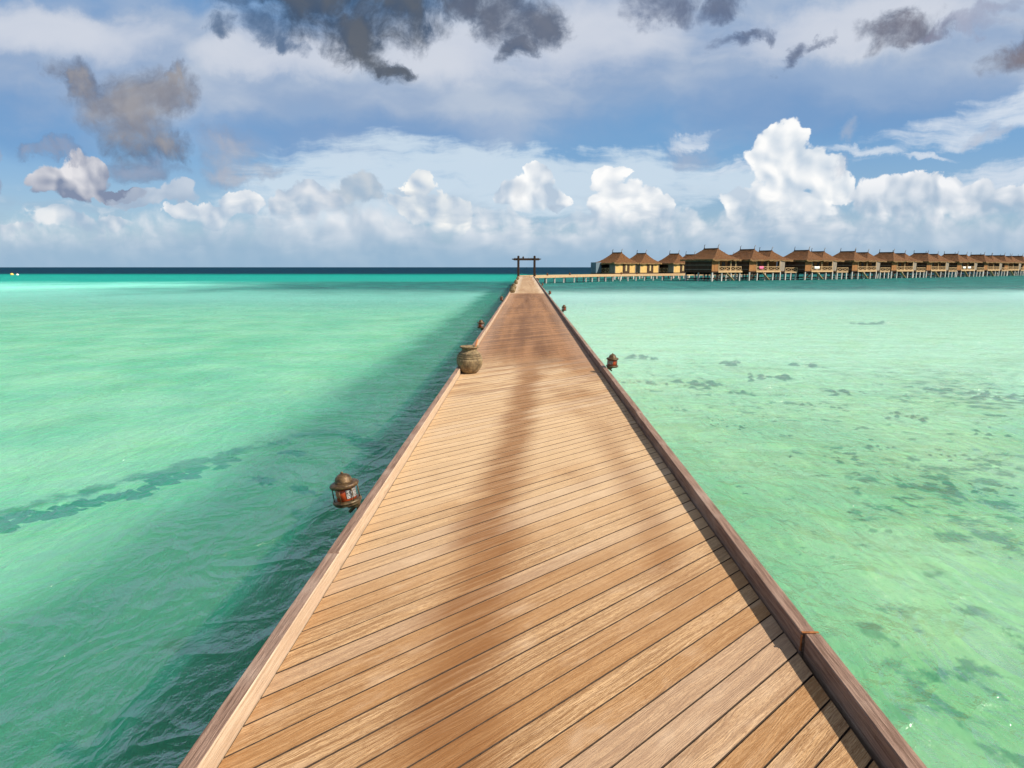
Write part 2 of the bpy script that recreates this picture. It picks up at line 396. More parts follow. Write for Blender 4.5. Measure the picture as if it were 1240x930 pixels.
TH = math.atan(838/775)       # angle between planks and the jetty's axis
def deck_material():
    m, t, p, o = mat('deck_planks')
    P = objco(t); ri = island(t)
    x, y, z = sep(t, P)
    # frame of the plank: u along the grain, v across
    u = x*math.sin(TH) + y*math.cos(TH); v = y*math.sin(TH) - x*math.cos(TH)
    off = ri*91.7
    g = comb(t, u*1.0 + off, v + off*0.37, off)
    wob = noise(t, vmap(t, g, scale=(1.6, 9, 1)), 1.0, 3, 0.5)
    fine = noise(t, vmap(t, comb(t, u + off, v + wob*0.035, off), scale=(7, 230, 1)), 1.0, 5, 0.7)
    mid = noise(t, vmap(t, comb(t, u + off, v + wob*0.07, off), scale=(1.3, 62, 1)), 1.0, 4, 0.6)
    pores = noise(t, vmap(t, g, scale=(32, 420, 1)), 1.0, 2, 0.6)
    blotch = noise(t, vmap(t, g, scale=(2.2, 5, 1)), 1.0, 4, 0.6)
    # cathedral figure: rings cut at a slant, different in every plank
    rings = t.nodes.new('ShaderNodeTexWave'); rings.wave_type = 'BANDS'; rings.bands_direction = 'Y'
    wire(t, rings.inputs['Vector'], comb(t, u*0.05 + off, v + wob*0.16, 0.0))
    rings.inputs['Scale'].default_value = 26; rings.inputs['Distortion'].default_value = 2.2; rings.inputs['Detail'].default_value = 2
    rings.inputs['Detail Scale'].default_value = 1.2
    rg = V(t, rings.outputs['Fac'])
    # knots
    kv = voro(t, vmap(t, g, scale=(0.85, 5.2, 1)), 1.0, 0)
    knot = smooth(0.13, 0.03, kv + (wob-0.5)*0.06)*smooth(0.80, 0.82, noise(t, comb(t, off, off*1.3, 0.0), 3.0, 0)*1.35)
    c = mixc(t, smooth(0.30, 0.70, mid), (0.52, 0.335, 0.172), (0.235, 0.128, 0.056))
    c = mixc(t, rg*0.34, c, (0.25, 0.12, 0.046))
    c = mixc(t, smooth(0.48, 0.72, fine)*0.80, c, (0.62, 0.43, 0.255))
    c = mixc(t, smooth(0.54, 0.32, pores)*0.80, c, (0.17, 0.078, 0.03))
    # plank to plank tone
    c = mixc(t, smooth(0.55, 0.95, ri)*0.55, c, (0.37, 0.26, 0.185))
    c = mixc(t, smooth(0.35, 0.0, ri)*0.55, c, (0.30, 0.145, 0.05))
    c = mixc(t, smooth(0.52, 0.78, blotch)*0.45, c, (0.56, 0.42, 0.29))
    c = mixc(t, knot*0.8, c, (0.12, 0.055, 0.025))
    # sun-bleached left half near the camera, oiled tracks where feet go
    wx = noise(t, vmap(t, P, scale=(2.6, 0.16, 1)), 1.0, 4, 0.55)
    wander = (noise(t, comb(t, 0.0, y, 0.0), 0.35, 1)-0.5)*0.5
    tr1 = smooth(0.29, 0.04, (x + 0.40 - y*0.045 + wander*0.3 + (blotch-0.5)*0.12 + (ri-0.5)*0.12).abs())
    tr2 = smooth(0.24, 0.0, (x - 0.80 - wander*0.4 + (blotch-0.5)*0.22).abs())*smooth(2.6, 3.6, y)*smooth(7.5, 5.5, y)
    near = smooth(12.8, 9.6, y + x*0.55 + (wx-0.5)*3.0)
    tracks = (tr1*0.95 + tr2*0.60)*smooth(0.20, 0.42, wx + 0.12)*near*(0.62 + smooth(0.30, 0.62, mid*0.6 + fine*0.4)*0.55)
    c = mixc(t, tracks*0.86, c, (0.20, 0.085, 0.026))
    bl = near*smooth(2.2, 4.8, y)*smooth(0.32, 0.66, noise(t, vmap(t, P, loc=(4, 9, 0), scale=(0.9, 0.5, 1)), 1.0, 3, 0.6) - x*0.12 + 0.10)*(1.0-tracks*0.8)
    c = mixc(t, bl*0.40, c, (0.70, 0.53, 0.33))
    # the older, darker run of boards further out, and the newer run past it
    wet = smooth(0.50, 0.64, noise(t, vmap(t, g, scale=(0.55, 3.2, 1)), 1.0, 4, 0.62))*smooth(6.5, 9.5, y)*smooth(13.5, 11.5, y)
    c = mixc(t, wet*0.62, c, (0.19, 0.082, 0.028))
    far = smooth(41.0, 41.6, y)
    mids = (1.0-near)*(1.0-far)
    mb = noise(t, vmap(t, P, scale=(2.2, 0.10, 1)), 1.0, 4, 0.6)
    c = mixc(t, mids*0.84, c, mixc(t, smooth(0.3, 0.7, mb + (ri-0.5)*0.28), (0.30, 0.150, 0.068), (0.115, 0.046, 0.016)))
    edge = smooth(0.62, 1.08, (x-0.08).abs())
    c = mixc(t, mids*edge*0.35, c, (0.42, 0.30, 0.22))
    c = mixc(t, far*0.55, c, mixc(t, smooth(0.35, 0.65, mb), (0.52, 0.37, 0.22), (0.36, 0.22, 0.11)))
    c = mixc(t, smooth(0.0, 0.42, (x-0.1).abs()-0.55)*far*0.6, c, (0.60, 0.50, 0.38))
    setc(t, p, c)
    r = (fine*0.25 + 0.42) - knot*0.1
    t.links.new((r+0.14).s, p.inputs['Roughness']); p.inputs['Specular IOR Level'].default_value = 0.22
    bump(t, p, fine*0.7 + mid*0.6 + pores*0.4 + rg*0.25, 0.0022, 1.0)
    return m

def timber(name, c1, c2, c3, axis=1, grain=60, rough=0.65, bmp=0.002, along=2.0, perobj=True):
    """weathered timber, grain along the given local axis"""
    m, t, p, o = mat(name)
    P = objco(t); ri = island(t)
    if perobj: ri = ri + objrand(t)
    off = ri*53.3
    sc = [grain, grain, grain]; sc[axis] = along
    q = vadd(t, P, comb(t, off, off*0.7, off*1.3))
    a = noise(t, vmap(t, q, scale=sc), 1.0, 5, 0.65)
    b = noise(t, q, 2.2, 4, 0.6)
    sc2 = [s_*4 for s_ in sc]
    f = noise(t, vmap(t, q, scale=sc2), 1.0, 3, 0.6)
    c = mixc(t, smooth(0.3, 0.7, a), c1, c2)
    c = mixc(t, smooth(0.45, 0.75, b)*0.7, c, c3)
    c = mixc(t, smooth(0.5, 0.25, f)*0.4, c, tuple(k*0.4 for k in c1))
    setc(t, p, c); p.inputs['Roughness'].default_value = rough; p.inputs['Specular IOR Level'].default_value = 0.2
    bump(t, p, a + f*0.6, bmp)
    return m

def plain(name, c, rough=0.5, metal=0.0, var=0.3, scale=30.0, bmp=0.0):
    m, t, p, o = mat(name)
    n = noise(t, objco(t), scale, 5, 0.6)
    setc(t, p, mixc(t, smooth(0.3, 0.75, n), tuple(k*(1-var) for k in c), tuple(min(1, k*(1+var)) for k in c)))
    p.inputs['Roughness'].default_value = rough; p.inputs['Metallic'].default_value = metal
    if bmp: bump(t, p, n, bmp)
    return m
M_DECK = deck_material()
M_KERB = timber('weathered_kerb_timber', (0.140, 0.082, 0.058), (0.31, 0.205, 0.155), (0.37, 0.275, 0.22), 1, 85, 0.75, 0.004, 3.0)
M_KERBLIT = timber('sunlit_kerb_flank', (0.40, 0.28, 0.185), (0.56, 0.43, 0.31), (0.47, 0.34, 0.24), 1, 70, 0.6, 0.0025, 2.4)  # paler copy of the kerb timber: sunlight painted on the left inner flank
M_POST = timber('piling', (0.38, 0.35, 0.31), (0.52, 0.50, 0.46), (0.30, 0.28, 0.23), 2, 14, 0.8, 0.004)
M_GAPSHADE = plain('shaded_plank_sides', (0.050, 0.030, 0.018), 0.9)  # plank sides darkened, the shade of the gaps put into the colour
M_JOIST = timber('joist_timber', (0.10, 0.06, 0.035), (0.15, 0.09, 0.05), (0.08, 0.05, 0.035), 1, 30, 0.8)
M_DARK = timber('dark_timber', (0.030, 0.018, 0.012), (0.05, 0.03, 0.02), (0.02, 0.014, 0.010), 2, 20, 0.7)
M_WALK = timber('walkway_timber', (0.42, 0.28, 0.15), (0.54, 0.38, 0.22), (0.36, 0.25, 0.16), 0, 8, 0.75, 0.002, 0.6)
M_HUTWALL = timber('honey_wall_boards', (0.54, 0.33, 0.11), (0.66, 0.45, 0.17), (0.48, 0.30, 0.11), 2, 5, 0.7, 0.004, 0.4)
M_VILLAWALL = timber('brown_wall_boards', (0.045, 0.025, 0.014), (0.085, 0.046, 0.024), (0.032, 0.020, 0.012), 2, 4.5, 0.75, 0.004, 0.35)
M_GREYWALL = timber('grey_wall_boards', (0.22, 0.18, 0.14), (0.30, 0.26, 0.20), (0.18, 0.15, 0.12), 2, 5, 0.8, 0.004, 0.4)
M_BLUEWALL = timber('blue_grey_screen', (0.10, 0.15, 0.19), (0.15, 0.21, 0.25), (0.09, 0.12, 0.15), 2, 5, 0.8, 0.004, 0.4)
M_RAIL = timber('rail_timber', (0.46, 0.30, 0.15), (0.55, 0.38, 0.2), (0.4, 0.27, 0.14), 0, 8, 0.7, 0.001, 1.0)
M_PORCH = timber('porch_boards', (0.24, 0.105, 0.035), (0.34, 0.165, 0.06), (0.16, 0.075, 0.03), 2, 4.0, 0.75, 0.004, 0.4)
M_STILT = timber('pale_stilt', (0.50, 0.49, 0.45), (0.62, 0.60, 0.56), (0.42, 0.40, 0.35), 2, 6, 0.8, 0.004, 0.8)

def thatch_material():
    m, t, p, o = mat('thatch')
    P = objco(t)
    a = noise(t, vmap(t, P, scale=(7, 7, 1.4)), 1.0, 6, 0.7)
    b = noise(t, P, 0.9, 4, 0.6)
    lay = noise(t, vmap(t, P, scale=(0.6, 0.6, 6.0)), 1.0, 3, 0.6)
    c = mixc(t, smooth(0.36, 0.64, a), (0.036, 0.015, 0.007), (0.180, 0.080, 0.031))
    c = mixc(t, smooth(0.45, 0.7, b)*0.55, c, (0.11, 0.066, 0.040))
    c = mixc(t, smooth(0.52, 0.7, lay)*0.5, c, (0.085, 0.05, 0.028))
    c = mixc(t, objrand(t)*0.25, c, (0.17, 0.085, 0.035))
    setc(t, p, c); p.inputs['Roughness'].default_value = 0.9; p.inputs['Specular IOR Level'].default_value = 0.15
    bump(t, p, a + lay*0.7, 0.10)
    return m
M_THATCH = thatch_material()
def eave_material():
    m, t, p, o = mat('thatch_ends')
    P = objco(t)
    a = noise(t, vmap(t, P, scale=(9, 9, 1.0)), 1.0, 4, 0.7)
    setc(t, p, mixc(t, smooth(0.3, 0.7, a), (0.12, 0.062, 0.022), (0.34, 0.195, 0.075)))
    p.inputs['Roughness'].default_value = 0.9
    bump(t, p, a, 0.08)
    return m
M_EAVE = eave_material()
def bronze():
    m, t, p, o = mat('aged_bronze')
    P = objco(t)
    n = noise(t, P, 34, 6, 0.65); n2 = noise(t, P, 9, 4, 0.6)
    c = mixc(t, smooth(0.35, 0.7, n), (0.045, 0.025, 0.011), (0.16, 0.095, 0.038))
    c = mixc(t, smooth(0.5, 0.75, n2)*0.5, c, (0.13, 0.14, 0.085))
    setc(t, p, c); p.inputs['Metallic'].default_value = 0.35
    t.links.new((n*0.35 + 0.30).s, p.inputs['Roughness'])
    bump(t, p, n, 0.003)
    return m
M_BRONZE = bronze()
M_SHADE = plain('red_orange_glass', (0.34, 0.050, 0.012), 0.22, 0, 0.35, 18)
M_DARKDOOR = plain('dark_opening', (0.035, 0.022, 0.015), 0.5, 0, 0.4, 3)
M_PINK = plain('pink_cloth', (0.80, 0.16, 0.30), 0.9)
M_WHITE = plain('white_cloth', (0.80, 0.79, 0.75), 0.9, 0, 0.08)
M_YELLOWB = plain('yellow_buoy_paint', (0.80, 0.50, 0.10), 0.5, 0, 0.1)
M_WHITEB = plain('white_buoy_paint', (0.80, 0.76, 0.72), 0.5, 0, 0.1)
M_PANE = plain('warm_pane', (0.55, 0.42, 0.20), 0.15, 0, 0.2, 4)
def clay_material():
    m, t, p, o = mat('mossy_fired_clay')
    P = objco(t)
    n = noise(t, P, 11, 6, 0.65); n2 = noise(t, P, 42, 5, 0.7)
    st = noise(t, vmap(t, P, scale=(14, 14, 3)), 1.0, 4, 0.65)
    c = mixc(t, smooth(0.3, 0.7, n), (0.095, 0.064, 0.031), (0.34, 0.245, 0.125))
    c = mixc(t, smooth(0.5, 0.72, st)*0.55, c, (0.17, 0.145, 0.070))
    c = mixc(t, smooth(0.6, 0.38, n2)*0.5, c, (0.075, 0.050, 0.026))
    setc(t, p, c); p.inputs['Roughness'].default_value = 0.85
    bump(t, p, n*0.5 + n2, 0.006)
    return m
M_CLAY = clay_material()
def pattern_panel():
    m, t, p, o = mat('cut_metal_panel')
    n = noise(t, objco(t), 75, 4, 0.6, 1.2)
    setc(t, p, mixc(t, smooth(0.50, 0.54, n), (0.30, 0.30, 0.29), (0.015, 0.012, 0.010)))
    p.inputs['Roughness'].default_value = 0.35
    return m
M_PANEL = pattern_panel()

# ------------------------------------------------------------------ water and seabed
def region(t):
    P = worldpos(t); x, y, z = sep(t, P)
    n1 = noise(t, vmap(t, P, scale=(1, 1, 0)), 0.05, 4, 0.55)
    n2 = noise(t, vmap(t, P, scale=(1, 1, 0)), 0.32, 4, 0.55)
    left = smooth(0.5, -0.5, x)
    channel_shade = smooth(-5.9, -4.0, x + (n2-0.5)*2.0)*left  # band over the deeper bed, also standing for the jetty's wide shadow
    # weed bed across the middle distance
    e1 = y + x.max(0.0)*-0.10 + (n1-0.5)*14 + (n2-0.5)*5
    weed = smooth(60, 94, e1)*smooth(-78, -30, x + (n1-0.5)*30)*(1.0-smooth(128, 150, y + (n1-0.5)*20)*left)
    teal = smooth(92, 150, y + (n1-0.5)*36)
    deep = smooth(222, 330, y + (n1-0.5)*40)
    return P, x, y, n1, n2, left, channel_shade, weed, teal, deep

BED = -1.15
_a, _b = at(-40, 632, BED), at(290, 550, BED)
_n = Vector((_b.y-_a.y, _a.x-_b.x)).normalized(); REEF = (_n.x, _n.y, _n.x*_a.x+_n.y*_a.y)
def water_material():
    m = bpy.data.materials.new('lagoon_water'); m.use_nodes = True
    t = m.node_tree; t.nodes.clear()
    o = t.nodes.new('ShaderNodeOutputMaterial')
    P, x, y, n1, n2, left, channel_shade, weed, teal, deep = region(t)
    # colour of the water column, by depth and what lies below, plus painted shade
    shallow_l = mixc(t, smooth(0.3, 0.7, n2), (0.07, 0.57, 0.40), (0.25, 0.74, 0.54))
    shallow_r = mixc(t, smooth(0.3, 0.7, n2), (0.12, 0.53, 0.31), (0.35, 0.74, 0.47))
    shallow_r = mixc(t, smooth(5, 24, y + (n1-0.5)*10), shallow_r, (0.48, 0.87, 0.80))
    shallow_l = mixc(t, smooth(20, 70, y), shallow_l, (0.24, 0.70, 0.58))
    c = mixc(t, left, shallow_r, shallow_l)
    c = mixc(t, channel_shade*0.95, c, (0.010, 0.235, 0.150))  # dark teal tint widens the jetty's shadow in the water colour
    c = mixc(t, teal, c, (0.006, 0.27, 0.225))
    chop = noise(t, vmap(t, P, rot=(0, 0, R(8)), scale=(0.22, 0.75, 0)), 1.0, 4, 0.6)  # light and dark of the ripples, painted into the weed tint
    c = mixc(t, weed*0.95, c, mixc(t, smooth(0.36, 0.66, chop), (0.003, 0.060, 0.062), (0.012, 0.19, 0.165)))
    c = mixc(t, deep, c, (0.002, 0.028, 0.055))
    # waves: crests run roughly along the jetty
    Pz = vmap(t, P, scale=(1, 1, 0))
    wrp = noise(t, Pz, 0.5, 2, 0.5, out='Color')
    Q = vadd(t, Pz, vscale(t, vadd(t, wrp, (-0.5, -0.5, -0.5)), 0.6))
    wA = noise(t, vmap(t, Q, rot=(0, 0, R(38)), scale=(1.0, 0.75, 0)), 0.9, 3, 0.5)
    wB = noise(t, vmap(t, Q, rot=(0, 0, R(-28)), scale=(1.0, 0.75, 0)), 2.7, 5, 0.6)
    wC = noise(t, vmap(t, Q, rot=(0, 0, R(14)), scale=(1.0, 0.70, 0)), 8.5, 4, 0.62)
    wL = noise(t, vmap(t, Pz, rot=(0, 0, R(20)), scale=(0.5, 1.0, 0)), 0.30, 3, 0.55)
    # sharp little crests
    cr = 1.0 - (noise(t, vmap(t, Q, (9, 4, 0), rot=(0, 0, R(22)), scale=(1.0, 0.62, 0)), 1.5, 3, 0.5, 0.4)-0.5).abs()*5.0
    cr = cr.max(0.0).pow(2.0)
    cr2 = (1.0 - (noise(t, vmap(t, Q, (2, 8, 0), rot=(0, 0, R(-35)), scale=(1.0, 0.8, 0)), 0.55, 3, 0.55, 0.4)-0.5).abs()*5.0).max(0.0).pow(2.0)
    far_ = (1.0 - (noise(t, vmap(t, Q, scale=(0.42, 1.0, 0)), 1.0, 3, 0.55, 0.6)-0.45).abs()*4.0).max(0.0).pow(1.6)*smooth(6, 22, y)*0.20 + noise(t, vmap(t, Pz, scale=(0.2, 0.6, 0)), 1.0, 4, 0.6)*smooth(30, 90, y)*0.9
    h = wA*0.15 + wB*0.095 + wC*0.040 + wL*0.40 + cr*0.045 + cr2*0.080 + far_
    bn = bump(t, None, h, 1.0, 1.0)
    bd = bump(t, None, wA*0.22 + wB*0.15 + wC*0.056 + wL*0.40 + cr*0.085 + cr2*0.150 + far_, 1.0, 1.0)
    dif = t.nodes.new('ShaderNodeBsdfDiffuse'); t.links.new(c.s, dif.inputs[0]); t.links.new(bd.outputs[0], dif.inputs[1])
    ss = t.nodes.new('ShaderNodeSubsurfaceScattering'); ss.falloff = 'BURLEY'
    t.links.new(c.s, ss.inputs['Color']); ss.inputs['Scale'].default_value = 1.0
    ss.inputs['Radius'].default_value = (0.7, 3.0, 2.1); t.links.new(bd.outputs[0], ss.inputs['Normal'])
    scat = t.nodes.new('ShaderNodeMixShader'); t.links.new((channel_shade*0.44 + 0.42).s, scat.inputs[0])
    t.links.new(dif.outputs[0], scat.inputs[1]); t.links.new(ss.outputs[0], scat.inputs[2])
    tr = t.nodes.new('ShaderNodeBsdfTransparent')
    t.links.new(mixc(t, 0.52, c, (0.92, 0.99, 0.95)).s, tr.inputs[0])
    body = t.nodes.new('ShaderNodeMixShader')
    clear = (0.66 + left*0.02 - channel_shade*0.28)*(1.0 - smooth(30, 110, y))
    t.links.new((1.0-clear).s, body.inputs[0])
    t.links.new(tr.outputs[0], body.inputs[1]); t.links.new(scat.outputs[0], body.inputs[2])
    gl = t.nodes.new('ShaderNodeBsdfGlossy'); t.links.new((smooth(25, 140, y)*0.28+0.06).s, gl.inputs['Roughness'])
    gl.inputs[0].default_value = (1, 1, 1, 1); t.links.new(bn.outputs[0], gl.inputs['Normal'])
    fr = t.nodes.new('ShaderNodeFresnel'); fr.inputs['IOR'].default_value = 1.333; t.links.new(bn.outputs[0], fr.inputs['Normal'])
    k = V(t, fr.outputs[0]).min(0.30).min(0.34 - smooth(25, 130, y)*0.265 - smooth(180, 270, y)*0.045)
    mx = t.nodes.new('ShaderNodeMixShader'); t.links.new(k.s, mx.inputs[0])
    t.links.new(body.outputs[0], mx.inputs[1]); t.links.new(gl.outputs[0], mx.inputs[2])
    t.links.new(mx.outputs[0], o.inputs[0])
    return m
def seabed_material():
    m, t, p, o = mat('seabed_sand')
    P, x, y, n1, n2, left, channel_shade, weed, teal, deep = region(t)
    Pz = vmap(t, P, scale=(1, 1, 0))
    wp = noise(t, Pz, 0.8, 2, 0.5, out='Color')
    Q = vadd(t, Pz, vscale(t, vadd(t, wp, (-0.5, -0.5, -0.5)), 0.3))
    rip = noise(t, vmap(t, Q, rot=(0, 0, R(32)), scale=(4.2, 0.5, 0)), 1.0, 3, 0.5)
    sand = mixc(t, smooth(0.32, 0.68, rip)*(1.0-smooth(0.0, 2.0, x)*0.88)*smooth(8.5, 4.5, y), (0.72, 0.70, 0.53), (0.40, 0.40, 0.28))
    sand = mixc(t, smooth(0.45, 0.7, n2)*0.6, sand, (0.62, 0.58, 0.30))
    pat = noise(t, Q, 1.1, 4, 0.6)
    sand = mixc(t, smooth(0.50, 0.66, pat)*smooth(0.0, 2.0, x)*0.40, sand, (0.80, 0.76, 0.38))
    mot = noise(t, vmap(t, Q, (7, 3, 0)), 1.7, 7, 0.66); mo2 = noise(t, Pz, 0.16, 3, 0.5)
    mott = smooth(0.55, 0.66, mot + (mo2-0.5)*0.45)*smooth(2.6, 4.5, x)*smooth(32, 20, y)*smooth(2.5, 6.0, y + x*0.3)
    sand = mixc(t, mott*0.92, sand, (0.035, 0.065, 0.028))
    rl = (x*REEF[0] + y*REEF[1] - REEF[2]).abs()
    reef = smooth(0.40, 0.05, rl + (mot-0.5)*1.5)*smooth(-3.9, -4.9, x)
    sand = mixc(t, reef*0.9, sand, mixc(t, smooth(0.4, 0.6, pat), (0.035, 0.035, 0.012), (0.17, 0.15, 0.04)))
    sand = mixc(t, weed*0.85, sand, (0.03, 0.06, 0.045))
    sand = mixc(t, deep, sand, (0.01, 0.03, 0.06))
    setc(t, p, sand); p.inputs['Roughness'].default_value = 0.95; p.inputs['Specular IOR Level'].default_value = 0
    bump(t, p, rip, 0.05)
    return m
DIM2[0] = True
M_SEA, M_BED = water_material(), seabed_material()
DIM2[0] = False
def coral_material():
    m, t, p, o = mat('coral_and_weed')
    n = noise(t, worldpos(t), 5.0, 5, 0.65)
    setc(t, p, mixc(t, smooth(0.3, 0.7, n), (0.012, 0.018, 0.009), (0.060, 0.075, 0.026)))
    p.inputs['Roughness'].default_value = 0.95; p.inputs['Specular IOR Level'].default_value = 0
    return m
M_CORAL = coral_material()
sea = MB().add([(-9000, -300, 0), (9000, -300, 0), (9000, 14000, 0), (-9000, 14000, 0)], [(0, 1, 2, 3)]).build('sea', M_SEA)
tag(sea, 'clear turquoise lagoon water rippled by the wind', None, None, 'structure')
def bed_z(x, y):
    ch = max(0.0, min(1.0, (x+5.4)/2.2))*max(0.0, min(1.0, (-x+0.6)/1.2))
    return BED - 0.75*ch + 0.10*math.sin(x*0.31+0.8*math.sin(y*0.19))*math.sin(y*0.23+0.5)
mb = MB(); xs = [-9000, -400, -120, -60, -40, -30] + [-24+0.6*i for i in range(81)] + [30, 40, 60, 120, 400, 9000]
ys = [-300, -60, -20] + [-8+0.7*i for i in range(90)] + [60, 75, 100, 140, 200, 400, 1500, 14000]
vs = [(x, y, bed_z(x, y)) for y in ys for x in xs]; nx = len(xs)
mb.add(vs, [(j*nx+i, j*nx+i+1, (j+1)*nx+i+1, (j+1)*nx+i) for j in range(len(ys)-1) for i in range(nx-1)], None, True)
tag(mb.build('seabed', M_BED), 'pale rippled sand under the lagoon', None, None, 'structure')

def lump(mb, cx, cy, rx, ry, h, rot=0.0, n=18, rings=5):
    ph = [random.uniform(0, 6.28) for _ in range(4)]
    vs = []; zb = bed_z(cx, cy)
    for k in range(rings):
        q = 1-k/(rings-1.0)
        for i in range(n):
            a = 2*math.pi*i/n
            rr = q*(1+0.22*math.sin(2*a+ph[0])+0.16*math.sin(3*a+ph[1])+0.12*math.sin(5*a+ph[2]))+0.0
            X, Y = rx*rr*math.cos(a), ry*rr*math.sin(a)
            z = h*(1-q*q)*(1+0.25*math.sin(4*a+ph[3]+k)) - 0.05
            vs.append((cx+X*math.cos(rot)-Y*math.sin(rot), cy+X*math.sin(rot)+Y*math.cos(rot), zb+z))
    fs = []
    for k in range(rings-1):
        for i in range(n):
            j = (i+1) % n; fs.append((k*n+i, k*n+j, (k+1)*n+j, (k+1)*n+i))
    mb.add(vs, fs, None, True)

def bedp(px, py): return at(px, py, BED+0.1)
# reef ridge and lone coral heads left of the jetty
mb = MB(); rr = random.Random(5)
pts = [(-40, 632), (10, 622), (60, 614), (110, 604), (160, 592), (205, 578), (245, 562), (285, 550)]
for i in range(len(pts)*14):
    f = rr.random()*(len(pts)-1.001); k = int(f); f -= k
    q = bedp(pts[k][0]*(1-f)+pts[k+1][0]*f, pts[k][1]*(1-f)+pts[k+1][1]*f)
    s_ = rr.uniform(0.05, 0.19)
    lump(mb, q.x+rr.gauss(0, 0.16), q.y+rr.gauss(0, 0.17), s_*rr.uniform(1, 2), s_, s_*0.7, rr.uniform(-0.4, 0.9), 11, 4)
tag(mb.build('reef_ridge', M_CORAL), 'long dark weedy reef ridge under the water left of the nearest lantern', 'reef', None)
for px, py, r, lab in ((437, 520, 0.34, 'largest dark coral head just beside the jetty beyond the nearest lantern'),
                       (313, 575, 0.18, 'small dark coral head between the reef ridge and the nearest lantern'),
                       (360, 572, 0.19, 'small dark coral head a little left of and behind the nearest lantern'),
                       (350, 545, 0.20, 'faint coral head behind the two small ones near the reef ridge')):
    mb = MB(); q = bedp(px, py); lump(mb, q.x, q.y, r*1.5, r, r*0.4, 0.2)
    for k in range(16):
        s_ = r*rr.uniform(0.18, 0.5)
        lump(mb, q.x+rr.gauss(0, r*0.75), q.y+rr.gauss(0, r*0.5), s_*1.4, s_, s_*0.9, rr.uniform(0, 3), 11, 4)
    tag(mb.build('coral_head', M_CORAL), lab, 'coral')
# scattered coral and weed right of the jetty
mb = MB(); rr = random.Random(21)
spots = [(1028, 547, .34), (1125, 582, .40), (1015, 690, .16), (950, 545, .3), (1060, 535, .3), (1200, 560, .35), (1180, 520, .4), (1230, 590, .3), (1050, 390, .9), (985, 600, .2), (890, 508, .3), (870, 500, .25),
         (835, 460, .6), (790, 460, .4), (850, 462, .5), (770, 433, .6), (755, 458, .35), (900, 470, .4), (990, 485, .4), (1100, 500, .4), (1040, 512, .3), (960, 520, .28), (1150, 550, .3), (1085, 560, .22),
         (1165, 820, .10), (1080, 750, .10), (1120, 610, .2), (1205, 640, .16), (940, 570, .2), (1010, 570, .2), (930, 455, .6), (1015, 470, .5), (1130, 470, .6), (1210, 480, .6), (985, 440, .6), (880, 440, .7), (820, 490, .3), (910, 495, .25)]
for px, py, r in spots:
    q = bedp(px, py)
    for k in range(rr.randint(12, 22)):
        s_ = r*rr.uniform(0.10, 0.36)
        lump(mb, q.x+rr.gauss(0, r*0.8), q.y+rr.gauss(0, r*0.6), s_*rr.uniform(1, 1.6), s_*rr.uniform(0.5, 1), s_*0.7, rr.uniform(0, 3), 10, 4)
for i in range(260):
    px, py = rr.uniform(740, 1240), 440+230*rr.random()**1.3
    if px < 640+0.82*(py-325)+30: continue
    q = bedp(px, py); s_ = rr.uniform(0.03, 0.12)
    lump(mb, q.x, q.y, s_*1.5, s_*0.7, s_*0.5, rr.uniform(0, 3), 9, 3)
tag(mb.build('coral_rubble', M_CORAL), 'scattered dark coral and weed on the sand right of the jetty', 'coral', None, 'stuff')

# ------------------------------------------------------------------ jetty
jetty = empty('jetty', (0, 0, 0), 0, 'long timber jetty of slanting golden planks with raised kerbs running out to the horizon', 'jetty')
W = 0.113; GAP = 0.0062
def xl_at(y): return XL - 0.0060*max(0.0, y-36.0)
def deck_planks():
    mb = MB(); cot = 1/math.tan(TH); step = W/math.sin(TH); g2 = GAP/math.sin(TH)/2
    k = 0; y0 = -3.0
    while True:
        yb = y0 + k*step; k += 1
        if yb + XL*cot > JEND: break
        xl, xr = xl_at(yb+XL*cot)+0.006, XR-0.010-random.uniform(0, 0.004)
        dz = random.uniform(-0.0008, 0.0008); tl = random.uniform(-0.0006, 0.0006); b = 0.0010
        a0, a1 = yb+g2, yb+step-g2
        def P(x, f, z): return (x, (a0 if f == 0 else a1) + x*cot, z)
        top, c = HD+dz, b/math.sin(TH)
        vs = [P(xl, 0, HD-0.035), P(xr, 0, HD-0.035), P(xr, 1, HD-0.035), P(xl, 1, HD-0.035),
              P(xl, 0, top-b), P(xr, 0, top-b), P(xr, 1, top-b+tl), P(xl, 1, top-b+tl)]
        vs += [(xl+b, vs[4][1]+c+b*cot, top), (xr-b, vs[5][1]+c-b*cot, top), (xr-b, vs[6][1]-c-b*cot, top+tl), (xl+b, vs[7][1]-c+b*cot, top+tl)]
        fs = [(3, 2, 1, 0), (8, 9, 10, 11)]
        for i in range(4):
            j = (i+1) % 4; fs += [(i, j, 4+j, 4+i), (4+i, 4+j, 8+j, 8+i)]
        mb.add(vs, fs)
    return mb
deck = deck_planks().build('deck', M_DECK, jetty)
deck.data.materials.append(M_GAPSHADE)
deck.data.polygons.foreach_set('material_index', [0 if i % 10 == 1 else 1 for i in range(len(deck.data.polygons))])
deck.data.update()
L = 4.25; KW = 0.068
